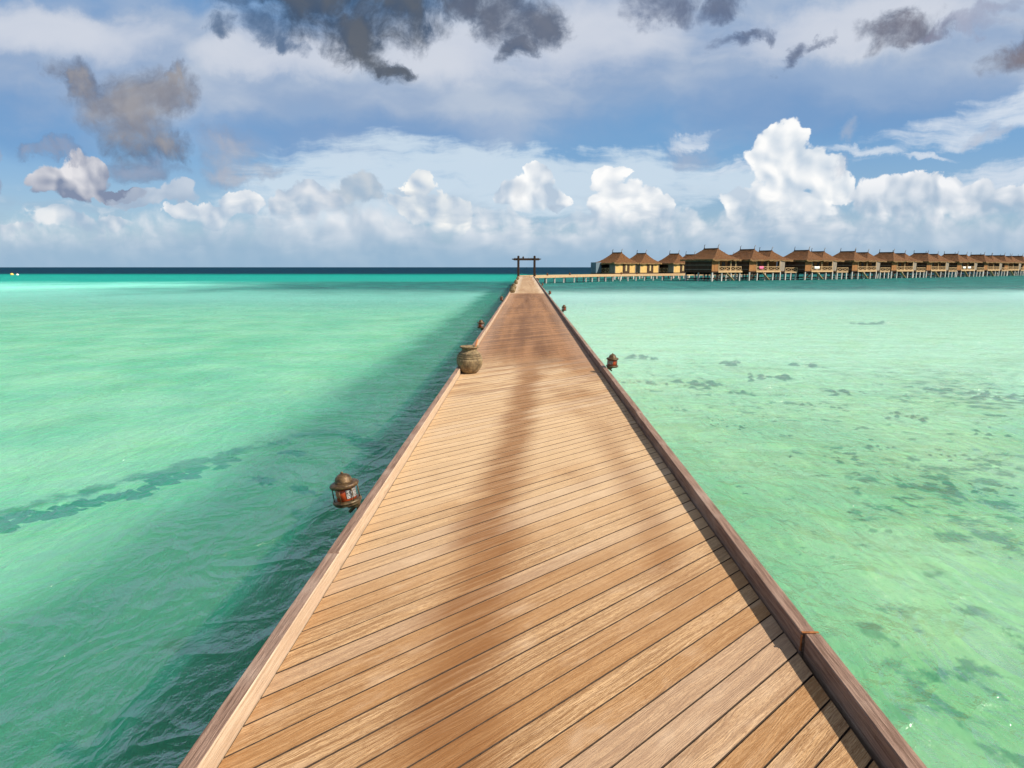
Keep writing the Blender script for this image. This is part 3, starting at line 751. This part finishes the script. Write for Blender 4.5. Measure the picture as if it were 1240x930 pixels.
for side in (0, 1):
    start = (3.30 if side == 0 else 2.56) - 2*L
    k = 0
    while start + k*L < JEND:
        a, b = start + k*L + 0.003, min(start + (k+1)*L, JEND) - 0.003
        jog = random.uniform(-0.004, 0.004)
        if side == 1 and k == 1: jog = 0.010
        if side == 1 and k == 2: jog = -0.004
        x = (xl_at((a+b)/2)-KW/2 if side == 0 else XR+KW/2) + jog
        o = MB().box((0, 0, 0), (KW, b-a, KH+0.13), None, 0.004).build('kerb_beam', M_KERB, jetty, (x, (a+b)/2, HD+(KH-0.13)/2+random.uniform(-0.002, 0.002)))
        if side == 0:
            o.data.materials.append(M_KERBLIT)
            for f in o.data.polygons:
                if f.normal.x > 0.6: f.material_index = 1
        if side == 0 and a > 36: o.rotation_euler.z = 0.0060
        k += 1
mb = MB()
for x in (XL+0.05, 0.08, XR-0.05):
    mb.box((x, JEND/2-2, HD-0.115), (0.09, JEND+3, 0.15))
mb.build('joist', M_JOIST, jetty)
for k in range(20):
    y = -1.0 + k*6.2
    MB().box((0.08, 0, 0), (XR-XL+0.1, 0.14, 0.16)).build('cross_beam', M_JOIST, jetty, (0, y, HD-0.275))
    for x in (XL+0.12, XR-0.12):
        MB().tube((0, 0, BED-0.9), (0, 0, HD-0.355), 0.085, 0.08, 12).build('support_post', M_POST, jetty, (x, y, 0))
# rusty strap on the right-hand kerb joint
m_rust = plain('rust', (0.30, 0.11, 0.03), 0.9, 0.2, 0.4, 60)
mb = MB(); mb.box((XR+KW/2, 2.56, HD+KH+0.0035), (KW+0.004, 0.012, 0.003)); mb.box((XR-0.0015, 2.56, HD+KH/2), (0.003, 0.012, KH-0.02))
mb.build('strap', m_rust, jetty)

# ------------------------------------------------------------------ gate at the end
gate = empty('timber_gate', (0, 0, HD), 0, 'dark timber gate of two posts and a crossbeam at the end of the jetty', 'gate')
gy = 116.3; gate.location = (-0.08, gy, HD)
ppm = 775/ (gy*0.985)
for sx in (-1.44, 1.44):
    mb = MB(); mb.box((0, 0, 1.78), (0.40, 0.40, 3.56), None, 0.03); mb.box((0, 0, 3.60), (0.30, 0.30, 0.10), None, 0.02)
    mb.build('post', M_DARK, gate, (sx, 0, 0))
mb = MB(); mb.box((0, 0, 3.02), (4.5, 0.26, 0.38), None, 0.03)
for s in (-1, 1): mb.add([(s*2.25, -0.13, 2.90), (s*2.25, 0.13, 2.90), (s*2.25, 0.13, 3.16), (s*2.25, -0.13, 3.16), (s*2.62, -0.08, 3.02), (s*2.62, 0.08, 3.02), (s*2.62, 0.08, 3.12), (s*2.62, -0.08, 3.12)],
                         [(0, 1, 2, 3), (4, 7, 6, 5), (0, 4, 5, 1), (1, 5, 6, 2), (2, 6, 7, 3), (3, 7, 4, 0)])
for x in (-2.1, -1.9, -0.9, 0.35, 0.8, 1.0, 2.0, 2.2): mb.tube((x, 0, 3.17), (x+0.03, 0, 3.34), 0.035, 0.012, 6)
mb.build('crossbeam', M_DARK, gate)
mb = MB(); mb.lathe([(0.09, 3.17), (0.17, 3.28), (0.16, 3.40), (0.07, 3.47), (0.09, 3.52), (0.02, 3.58)], 12, Matrix.Translation((-0.58, 0, 0)))
mb.build('ornament', M_DARK, gate)

# ------------------------------------------------------------------ lanterns
GRP_L = 'lanterns fixed along the jetty kerbs'
def make_lantern():
    r = empty('lantern', (0, 0, 0), 0, 'x', 'lantern', GRP_L)
    MB().lathe([(0.070, 0.0), (0.094, 0.006), (0.100, 0.014), (0.094, 0.020), (0.104, 0.023), (0.108, 0.032), (0.104, 0.040), (0.05, 0.042)], 36).build('base', M_BRONZE, r)
    MB().lathe([(0.068, 0.043), (0.073, 0.046), (0.073, 0.136), (0.068, 0.139)], 32).build('lamp_shade', M_SHADE, r)
    for k in range(6):
        a = R(60*k+18)
        MB().tube((0.092*math.cos(a), 0.092*math.sin(a), 0.036), (0.092*math.cos(a), 0.092*math.sin(a), 0.144), 0.0042, None, 8).build('upright', M_BRONZE, r)
    MB().lathe([(0.060, 0.139), (0.100, 0.140), (0.104, 0.146), (0.107, 0.156), (0.103, 0.166), (0.088, 0.173), (0.066, 0.178)], 40).build('brim', M_BRONZE, r)
    prof = [(0.067, 0.176), (0.067, 0.184)] + [(0.063*math.cos(a), 0.184+0.055*math.sin(a)) for a in [R(10*i) for i in range(0, 9)]] + [(0.006, 0.240)]
    MB().lathe(prof, 32).build('dome', M_BRONZE, r)
    MB().lathe([(0.008, 0.238), (0.011, 0.243), (0.010, 0.249), (0.004, 0.254)], 12).build('knob', M_BRONZE, r)
    # perforated plate curved round one side of the shade
    vs, fs = [], []; n = 9
    for i in range(n):
        a = R(-70+70*i/(n-1))
        for rr_ in (0.0755, 0.078):
            for zz in (0.062, 0.128): vs.append((rr_*math.cos(a), rr_*math.sin(a), zz))
    for i in range(n-1):
        o = i*4
        fs += [(o, o+4, o+5, o+1), (o+2, o+3, o+7, o+6), (o+1, o+5, o+7, o+3), (o, o+2, o+6, o+4)]
    fs += [(0, 1, 3, 2), ((n-1)*4, (n-1)*4+2, (n-1)*4+3, (n-1)*4+1)]
    MB().add(vs, fs).build('plate', M_PANEL, r)
    mb = MB(); mb.bar((0.0, 0, -0.012), (0.085, 0, -0.012), 0.05, 0.022); mb.bar((0.070, 0, -0.018), (0.070, 0, -0.11), 0.04, 0.016); mb.tube((0.0, 0, -0.06), (0.06, 0, -0.012), 0.014, 0.014, 8)
    mb.build('bracket', M_BRONZE, r)
    return r
proto = make_lantern()
first = True
XLO, XRO = XL-KW, XR+KW
lan = [('l', 4.05, 'nearest lantern, large in view and tilted, bolted outside the left kerb'),
       ('l', 16.6, 'bronze lantern on the left kerb just beyond the large clay pot'),
       ('l', 30.6, 'tiny bronze lantern on the left kerb just before the cluster of clay pots'),
       ('r', 10.05, 'bronze lantern with a bright orange side, nearest of those on the right kerb'),
       ('r', 23.4, 'bronze lantern second along the right kerb, beside pale water'),
       ('r', 38.0, 'bronze lantern third along the right kerb'),
       ('r', 56.0, 'bronze lantern fourth along the right kerb, against the dark water'),
       ('r', 76.0, 'tiny bronze lantern fifth along the right kerb near the walkway piles')]
for side, y, lab in lan:
    o = proto if first else copy_tree(proto); first = False
    o['label'] = lab; o.scale = (0.90, 0.90, 0.90)
    if side == 'l': o.location = (xl_at(y)-KW-0.088, y, HD+KH-0.005); o.rotation_euler = (R(random.uniform(-2, 2)), R(-9 if y < 5 else random.uniform(-3, 3)), 0)
    else: o.location = (XRO+0.088, y, HD+KH-0.005); o.rotation_euler = (0, R(random.uniform(-3, 3)), R(180)); 
    if side == 'r':
        for ch in o.children:
            if ch.name.startswith('plate'): ch.rotation_euler.z = R(90)

# ------------------------------------------------------------------ pots
GRP_P = 'clay pots standing along the left kerb'
def make_pot():
    r = empty('clay_pot', (0, 0, 0), 0, 'x', 'pot', GRP_P)
    prof = [(0.085, 0.0), (0.115, 0.004), (0.150, 0.040), (0.184, 0.095), (0.202, 0.150), (0.207, 0.200), (0.205, 0.232), (0.184, 0.241), (0.201, 0.252), (0.197, 0.264), (0.174, 0.273), (0.190, 0.283), (0.184, 0.292),
            (0.160, 0.300), (0.175, 0.309), (0.160, 0.323), (0.140, 0.338), (0.122, 0.356), (0.116, 0.372), (0.120, 0.388)]
    inner = [(0.118, 0.412), (0.098, 0.395), (0.094, 0.370), (0.11, 0.34), (0.16, 0.27), (0.17, 0.2), (0.10, 0.05)]
    rim = [(0.134, 0.400), (0.148, 0.408), (0.152, 0.418), (0.146, 0.428), (0.132, 0.424)]
    MB().lathe(prof, 44, None, True, 0.012).build('body', M_CLAY, r)
    MB().lathe([prof[-1]] + rim + inner, 44, None, True, 0.012).build('rim', M_CLAY, r)
    return r
pot = make_pot(); first = True
pots = [(566, 451.5, 1.0, 0, 'large round clay pot with grooved shoulders, nearest on the left kerb'),
        (617.7, 354.6, 0.98, 0.02, 'clay pot halfway along the left kerb, front one of the touching pair'),
        (614.9, 350.6, 0.98, 0.0, 'clay pot halfway along the left kerb, rear one of the touching pair'),
        (622.8, 344.2, 1.0, 0.0, 'clay pot alone between the pair of pots and the gate'),
        (627.2, 338.8, 1.0, 0.0, 'clay pot farthest out on the left, next to the gate post')]
for px, py, s, dx, lab in pots:
    o = pot if first else copy_tree(pot); first = False
    q = at(px, py, HD); o['label'] = lab
    o.location = (max(q.x+dx, XL+0.135) if py > 400 else xl_at(q.y)+0.14, q.y, HD); o.scale = (s, s, s); o.rotation_euler.z = random.uniform(0, 6)
    if py > 400: bigpot = o
M_STICK = plain('stick_wood', (0.42, 0.16, 0.05), 0.7)
# the stick leaning in the big pot
MB().tube((0.02, 0, 0.20), (0.135, 0.01, 0.535), 0.016, 0.013, 10).build('wooden_stick', M_STICK)
st = bpy.data.objects['wooden_stick']; st.location = bigpot.location
tag(st, 'short orange wooden stick leaning in the mouth of the large clay pot', 'stick')

# ------------------------------------------------------------------ curved walkway past the gate
walk = empty('walkway', (0, 0, 0), 0, 'low timber walkway on pale piles curving from the gate past the honey coloured huts', 'walkway')
path = [(-0.6, 119.9), (2.8, 124.3), (7.5, 131.0), (14.5, 139.5), (24, 148.5), (36, 157.5), (48, 167), (62, 178)]
def smooth_path(p, n=5):
    out = []
    for i in range(len(p)-1):
        p0 = Vector(p[max(i-1, 0)]); p1 = Vector(p[i]); p2 = Vector(p[i+1]); p3 = Vector(p[min(i+2, len(p)-1)])
        for k in range(n):
            s = k/n
            out.append(0.5*((2*p1)+(p2-p0)*s+(2*p0-5*p1+4*p2-p3)*s*s+(3*p1-p0-3*p2+p3)*s**3))
    out.append(Vector(p[-1])); return out
wp = smooth_path(path); WW = 2.6
def strip(pts, o0, o1, z0, z1):
    mb = MB(); vs = []
    for i, p in enumerate(pts):
        d = (pts[min(i+1, len(pts)-1)]-pts[max(i-1, 0)]).normalized(); nrm = Vector((d.y, -d.x))
        for off, z in ((o0, z0), (o1, z0), (o1, z1), (o0, z1)):
            q = p+nrm*off; vs.append((q.x, q.y, z))
    fs = [(3, 2, 1, 0)]; n = len(pts)
    for i in range(n-1):
        for k in range(4):
            a, b = i*4+k, i*4+(k+1) % 4; fs.append((a, b, b+4, a+4))
    fs.append(tuple((n-1)*4+k for k in range(4)))
    return mb.add(vs, fs)
strip(wp, -WW/2, WW/2, HD-0.04, HD+0.02).build('deck', M_WALK, walk)
for sgn in (-1, 1):
    strip(wp, sgn*WW/2+0.005*sgn, sgn*(WW/2+0.12), HD-0.36, HD+0.13).build('kerb', M_WALK, walk)
    strip(wp, sgn*(WW/2-0.35)-0.08, sgn*(WW/2-0.35)+0.08, HD-0.38, HD-0.045).build('joist', M_JOIST, walk)
acc = 0.0
for i in range(1, len(wp)):
    seg = (wp[i]-wp[i-1]); acc += seg.length
    if acc >= 2.3:
        acc = 0.0; d = seg.normalized(); nrm = Vector((d.y, -d.x))
        for sgn in (-1, 1):
            q = wp[i]+nrm*sgn*(WW/2-0.18)
            MB().box((0, 0, (HD-0.385+BED)/2), (0.24, 0.24, HD-0.385-BED+0.4), None, 0.03).build('support_post', M_STILT, walk, (q.x, q.y, 0))
wl = [(639.3, 'little lantern on the walkway framed by the gate posts'), (658, 'little lantern on the walkway kerb just right of the gate'),
      (686, 'little lantern on the walkway kerb between the gate and the huts'), (750, 'little lantern on the walkway before the first honey coloured hut'),
      (764, 'little lantern on the walkway before the gap after the first honey hut')]
for px, lab in wl:
    # where the sight line at this bearing crosses the near edge of the walkway
    best = None
    d = ray(px, 330)
    for i, p in enumerate(wp):
        e = abs(p.x/p.y - d.x/d.y)
        if best is None or e < best[0]: best = (e, p, i)
    p = best[1]; k = best[2]; dd = (wp[min(k+1, len(wp)-1)]-wp[max(k-1, 0)]).normalized(); nrm = Vector((dd.y, -dd.x))
    q = p + nrm*(WW/2+0.06)
    o = copy_tree(proto); o['label'] = lab; o['group'] = 'lanterns on the curved walkway'
    o.location = (q.x, q.y, HD+0.135); o.rotation_euler = (0, 0, 1.0); o.scale = (1.9, 1.9, 1.9)
    for ch in list(o.children):
        if ch.name.startswith(('plate', 'bracket')): bpy.data.objects.remove(ch)

# ------------------------------------------------------------------ huts
def hip_roof(cx, cy, hx, hy, ridge, z0, z1, seed=0, parent=None):
    """thatched hip roof, ridge along y, slightly sagging slopes, shaggy thick eaves"""
    rd = random.Random(seed); N = 9; S = 10
    mb = MB(); rings = []
    for k in range(N):
        s = k/(N-1.0); ease = s**0.92
        X, Y = hx*(1-ease) + 0.10*ease, hy*(1-ease) + ridge*ease
        z = z0 + (z1-z0)*(s*1.0 - 0.10*math.sin(math.pi*s))
        ring = []
        for side in range(4):
            for i in range(S):
                f = i/S*2-1
                x, y = ((f*X, -Y), (X, f*Y), (-f*X, Y), (-X, -f*Y))[side]
                j = 0.07*(1-s)
                ring.append((cx+x+rd.uniform(-j, j), cy+y+rd.uniform(-j, j), z+rd.uniform(-0.05, 0.05)*(1-s*0.6) + (0.0 if k else rd.uniform(-0.08, 0.08))))
        rings.append(ring)
    n = 4*S; vs = sum(rings, [])
    fs = [(k*n+i, k*n+(i+1) % n, (k+1)*n+(i+1) % n, (k+1)*n+i) for k in range(N-1) for i in range(n)]
    fs.append(tuple((N-1)*n+i for i in range(n)))
    mb.add(vs, fs, None, False)
    mb.bar((cx, cy-ridge-0.1, z1+0.04), (cx, cy+ridge+0.1, z1+0.04), 0.34, 0.16)
    ro = mb.build('roof', M_THATCH, parent)
    # cut ends of the thatch: a hanging fringe turned under to the wall plate
    eb = MB(); vs = []
    for i in range(n):
        x, y, z = rings[0][i]; d = rd.uniform(0.24, 0.42)
        vs += [(x*1.0, y, z), (cx+(x-cx)*0.985, cy+(y-cy)*0.985, z-d), (cx+(x-cx)*0.80, cy+(y-cy)*0.80, z-0.02)]
    fs = []
    for i in range(n):
        j = (i+1) % n
        fs += [(i*3+1, j*3+1, j*3, i*3), (i*3+2, j*3+2, j*3+1, i*3+1)]
    fs.append(tuple(i*3+2 for i in range(n-1, -1, -1)))
    eb.add(vs, fs).build('eave', M_EAVE, ro)
    for s in (-1, 1):
        y = cy+s*ridge
        f = MB(); f.tube((cx, y, z1), (cx, y+0.05*s, z1+0.55), 0.09, 0.06, 8); f.tube((cx, y+0.05*s, z1+0.5), (cx+0.14, y+0.10*s, z1+0.86), 0.07, 0.05, 8)
        f.tube((cx+0.14, y+0.10*s, z1+0.84), (cx+0.36, y+0.10*s, z1+0.92), 0.08, 0.04, 8)
        f.build('finial', M_DARK if s > 0 else M_GREYWALL, ro)
    return ro
def railing(a, b, h, parent, panels):
    a, b = Vector(a), Vector(b); mb = MB(); up = Vector((0, 0, 1))
    for z in (h, 0.12): mb.bar(a+up*z, b+up*z, 0.10, 0.10)
    for i in range(panels+1):
        q = a.lerp(b, i/panels); mb.bar(q, q+up*(h+0.05), 0.10, 0.10)
    for i in range(panels):
        q0, q1 = a.lerp(b, i/panels), a.lerp(b, (i+1)/panels)
        mb.bar(q0+up*0.12, q1+up*h, 0.055, 0.055); mb.bar(q0+up*h, q1+up*0.12, 0.055, 0.055)
    return mb.build('railing', M_RAIL, parent)

GRP_V = 'thatched villas on stilts over the water'
def stilts(r, xs, ys, ztop, zbot):
    for x in xs:
        for y in ys:
            MB().box((0, 0, (ztop+zbot)/2), (0.30, 0.30, ztop-zbot), None, 0.03).build('stilt', M_STILT, r, (x, y, 0))
def villa(single=False):
    r = empty('stilt_villa', (0, 0, 0), 0, 'x', 'villa', GRP_V)
    x1 = 3.7 if single else 9.0
    xp = -1.9 if single else -1.5
    xe = 5.6 if single else 7.0
    # floor slab with pale edge beams
    mb = MB(); mb.box(((x1-3.9)/2, 0, -0.13), (x1+3.9, 8.0, 0.24)); mb.build('floor', M_VILLAWALL, r)
    for y in (-3.55, -1.2, 1.2, 3.55):  # dark beams added to deepen the shade under the floor
        MB().box(((x1-3.9)/2, y, -0.50), (x1+3.7, 0.25, 0.49)).build('beam', M_DARK, r)
        MB().box(((x1-3.9)/2, y+0.3, -1.62), (x1+3.4, 0.16, 0.20)).build('beam', M_DARK, r)
    mb = MB(); mb.box(((xp+xe)/2, -4.12, -0.10), (xe-xp+0.3, 0.22, 0.34)); mb.build('edge_beam', M_RAIL, r)
    # walls: closed left block, recessed porch back wall, rear block
    MB().box((-3.8, 0, 1.35), (0.16, 7.8, 2.70)).build('wall', M_VILLAWALL, r)
    MB().box(((xp-3.88)/2, -3.88, 1.35), (xp+3.88, 0.16, 2.70)).build('wall', M_PORCH, r)
    MB().box((xp-0.08, -2.7, 1.35), (0.14, 2.2, 2.70)).build('wall', M_VILLAWALL, r)
    MB().box(((x1+xp)/2, -1.55, 1.35), (x1-xp, 0.16, 2.70)).build('wall', M_PORCH, r)
    MB().box(((x1-3.7)/2, 3.9, 1.35), (x1+3.7, 0.16, 2.70)).build('wall', M_VILLAWALL, r)
    MB().box((x1, 1.15, 1.35), (0.16, 5.3, 2.70)).build('wall', M_VILLAWALL, r)
    for dx in ((0.4, 2.4) if single else (0.3, 2.4, 4.6)):
        d = MB().box((dx, -1.645, 1.05), (1.0, 0.05, 2.05)).build('door', M_DARKDOOR, r)
    # horizontal battens on the shaded flank
    for z in (0.4, 1.35, 2.2):
        MB().box((-3.915, 0, z), (0.07, 7.7, 0.10)).build('batten', M_GREYWALL, r)
    for x in ((xp+0.12, 2.1, 3.7) if single else (xp+0.12, 2.6, 6.9)):
        MB().box((x, -3.95, 1.32), (0.20, 0.20, 2.64), None, 0.02).build('porch_post', M_RAIL, r)
    railing((xp+0.2, -4.02, 0.07), (xe-0.1, -4.02, 0.07), 0.95, r, 4)
    hip_roof(0, 0, 4.6, 4.75, 1.95, 2.58, 4.95, 5, r)
    if single:
        MB().box((4.7, -2.9, -0.13), (1.9, 2.4, 0.24)).build('side_deck', M_WALK, r)
        stilts(r, (-3.6, -0.6, 2.4, 5.3), (-3.85, 0.0, 3.7), -0.26, -3.6)
    else:
        hip_roof(7.1, 0.35, 4.7, 4.5, 1.7, 2.56, 4.75, 9, r)
        MB().box((7.95, -3.88, 1.30), (1.8, 0.16, 2.60)).build('wall', M_GREYWALL, r)
        # open sun deck beyond the eaves
        MB().box((11.3, -2.4, -0.32), (4.9, 3.4, 0.22)).build('sun_deck', M_WALK, r)
        railing((9.1, -4.02, -0.20), (13.7, -4.02, -0.20), 0.95, r, 2)
        stilts(r, (-3.6, -0.9, 1.9, 4.7, 7.4), (-3.85, 0.0, 3.7), -0.26, -3.6)
        stilts(r, (9.4, 11.4, 13.4), (-3.85, -1.0), -0.44, -3.6)
    mb = MB(); mb.bar((0.4, -4.2, -0.25), (3.0, -4.2, -2.0), 0.5, 0.10); mb.build('ladder', M_RAIL, r)
    for a, b in (((-3.6, -3.85, -1.9), (-0.9, -3.85, -0.4)), ((1.9, 0, -1.9), (4.7, 0, -0.4))):
        mb = MB(); mb.bar(a, b, 0.12, 0.14); mb.build('brace', M_VILLAWALL, r)
    return r
FZ = 2.15
ROW = math.atan2(0.54, 0.84)
def place_corner(o, px, d, rz, hx, hy):
    """front left eave corner lies on the bearing of px at forward distance d"""
    q = ray(px, 320); x = q.x/q.y*d
    c = Vector((-hx, -hy, 0)); c.rotate(Matrix.Rotation(rz, 3, 'Z'))
    o.location = (x-c.x, d-c.y, FZ); o.rotation_euler.z = rz
va = villa(True); place_corner(va, 863.0, 141, ROW, 4.6, 4.75)
va['label'] = 'single roofed stilt villa nearest the camera, big dark board flank, first of the row'
names = ['second villa along the row, pink cloth on its porch', 'third villa along the row, right of the one with pink cloth',
         'fourth villa along the row, white cloth on its porch rail', 'fifth villa along the row of stilt villas', 'sixth villa along the row of stilt villas',
         'seventh villa along the row, white towels on its porch', 'eighth villa along the row, third last of those in view', 'ninth villa along the row, small and next to last in view',
         'last villa of the row, cut by the right edge of the photo']
cor = [(911.5, 148.5), (979.7, 157), (1037, 168.5), (1085, 180), (1127.5, 191.5), (1164.5, 203), (1197, 216), (1222, 229), (1244, 242)]
vp = villa(False)
vill = []
for i, (px, d) in enumerate(cor):
    o = vp if i == 0 else copy_tree(vp)
    place_corner(o, px-3, d, ROW, 4.6, 4.75)
    o['label'] = names[i] + ('' if 'villa' in names[i] else ' villa'); vill.append(o)
# cloths hung or laid on the porches
def cloth(v, lx, w, m, nm, lab, cat, two=False):
    mb = MB(); n = 8; vs = []; h0 = 1.0
    for i in range(n+1):
        x = -w/2+w*i/n
        for y, z in ((-0.10, 0.42), (-0.085, 0.75), (-0.06, 1.07), (0.06, 1.09), (0.09, 0.75), (0.10, 0.50)):
            vs.append((x, y+0.02*math.sin(i*1.7+z*4), z+0.03*math.sin(i*1.1)))
    fs = [(i*6+k, (i+1)*6+k, (i+1)*6+k+1, i*6+k+1) for i in range(n) for k in range(5)]
    o = mb.add(vs, fs, None, True).build(nm, m)
    sm = o.modifiers.new('thick', 'SOLIDIFY'); sm.thickness = 0.02
    q = Vector((lx, -4.02, 0)); q.rotate(Matrix.Rotation(ROW, 3, 'Z'))
    o.location = v.location+q; o.rotation_euler.z = ROW
    return tag(o, lab, cat)
cloth(vill[0], 0.2, 1.4, M_PINK, 'pink_towel', 'pink towel over the porch rail of the second villa', 'towel')
cloth(vill[2-1], 0.6, 2.0, M_WHITE, 'white_towel', 'white towel over the porch rail of the third villa', 'towel', True)
cloth(vill[5], 0.4, 1.6, M_WHITE, 'white_towel', 'white towel on the left half of the seventh villa porch', 'towel')
cloth(vill[5], 3.6, 1.9, M_WHITE, 'white_towel', 'white towel on the right half of the seventh villa porch', 'towel')
names[1] = ''
vill[1]['label'] = 'third villa along the row, white towel on its porch rail'
vill[2]['label'] = 'fourth villa along the row, bare porch rail, between towel villa and fifth'

GRP_H = 'honey walled thatched huts behind the walkway'
def shore_hut():
    r = empty('thatched_hut', (0, 0, 0), 0, 'x', 'hut', GRP_H)
    hx, hy = 3.9, 2.75
    MB().box((0, 0, -0.12), (hx*2+0.2, hy*2+0.2, 0.24)).build('floor', M_VILLAWALL, r)
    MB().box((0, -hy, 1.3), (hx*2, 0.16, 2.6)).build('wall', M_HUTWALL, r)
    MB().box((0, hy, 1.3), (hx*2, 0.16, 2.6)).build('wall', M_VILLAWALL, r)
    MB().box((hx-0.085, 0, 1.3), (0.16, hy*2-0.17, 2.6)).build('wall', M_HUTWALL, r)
    MB().box((-hx+1.9, 0.9, 1.3), (0.16, hy*2-2.2, 2.6)).build('wall', M_DARKDOOR, r)
    MB().box((-hx+0.085, -1.85, 1.3), (0.16, 1.6, 2.6)).build('wall', M_GREYWALL, r)
    railing((-hx, -0.9, 0.05), (-hx, hy-0.1, 0.05), 1.1, r, 3)
    for y in (-0.9, hy-0.1): MB().box((-hx+0.1, y, 1.3), (0.16, 0.16, 2.6)).build('porch_post', M_DARK, r)
    d = MB(); d.box((0.3, -hy-0.10, 1.1), (2.0, 0.06, 2.2)); d = d.build('door', M_VILLAWALL, r)
    MB().box((0.3, -hy-0.145, 1.25), (0.55, 0.03, 1.6)).build('pane', M_PANE, d)
    for x in (-0.9, 1.5): MB().box((x, -hy-0.10, 1.25), (0.20, 0.08, 2.5)).build('door_post', M_DARK, r)
    for x in (-hx, hx): MB().box((x, -hy-0.06, 1.3), (0.22, 0.22, 2.6), None, 0.02).build('corner_post', M_GREYWALL, r)
    hip_roof(0, 0, 4.7, 3.35, 1.45, 2.5, 5.0, 13, r)
    stilts(r, (-3.6, -1.2, 1.2, 3.6), (-2.5, 2.5), -0.245, -2.95)
    return r
HZ = 1.62
hp = shore_hut(); hrz = math.atan2(0.66, 0.75)
hh = [(744.5, 160, 'leftmost honey walled thatched hut with a blue grey screen on its left'), (775, 168.5, 'middle honey walled thatched hut with a lit doorway'),
      (816, 174, 'third honey walled hut, half behind the big dark flanked villa'), (836, 186, 'hut behind the first villa showing little but its roof finial'),
      (884, 194, 'hut behind the first and second villas, only its roof peak above them')]
huts = []
for i, (px, d, lab) in enumerate(hh):
    o = hp if i == 0 else copy_tree(hp)
    place_corner(o, px, d, hrz, 4.9, 3.6); o.location.z = HZ; o['label'] = lab; huts.append(o)
MB().box((-5.3, 2.2, 1.3), (2.0, 1.8, 2.6), None, 0.03).build('privacy_screen', M_BLUEWALL, huts[0])
MB().box((-5.3, 2.2, -0.12), (2.0, 1.8, 0.2)).build('side_floor', M_VILLAWALL, huts[0])

# ------------------------------------------------------------------ buoys
for px, py, m, nm, lab, s in ((14.5, 332.4, M_YELLOWB, 'buoy', 'yellow round buoy floating far out at the left', 1.0), (21.2, 332.6, M_WHITEB, 'buoy', 'white round buoy floating far out right of the yellow one', 0.75)):
    q = at(px, py+0.6, 0.0)
    r = empty(nm, (q.x, q.y, 0), 0, lab, 'buoy', 'buoys far out'); r.scale = (s, s, s)
    MB().lathe([(0.02, -0.45)] + [(0.6*math.cos(R(a)), 0.15+0.6*math.sin(R(a))) for a in range(-80, 81, 16)], 20).build('float', m, r)
    MB().tube((0, 0, 0.70), (0, 0, 1.25), 0.09, 0.05, 8).build('mast', M_DARK, r)
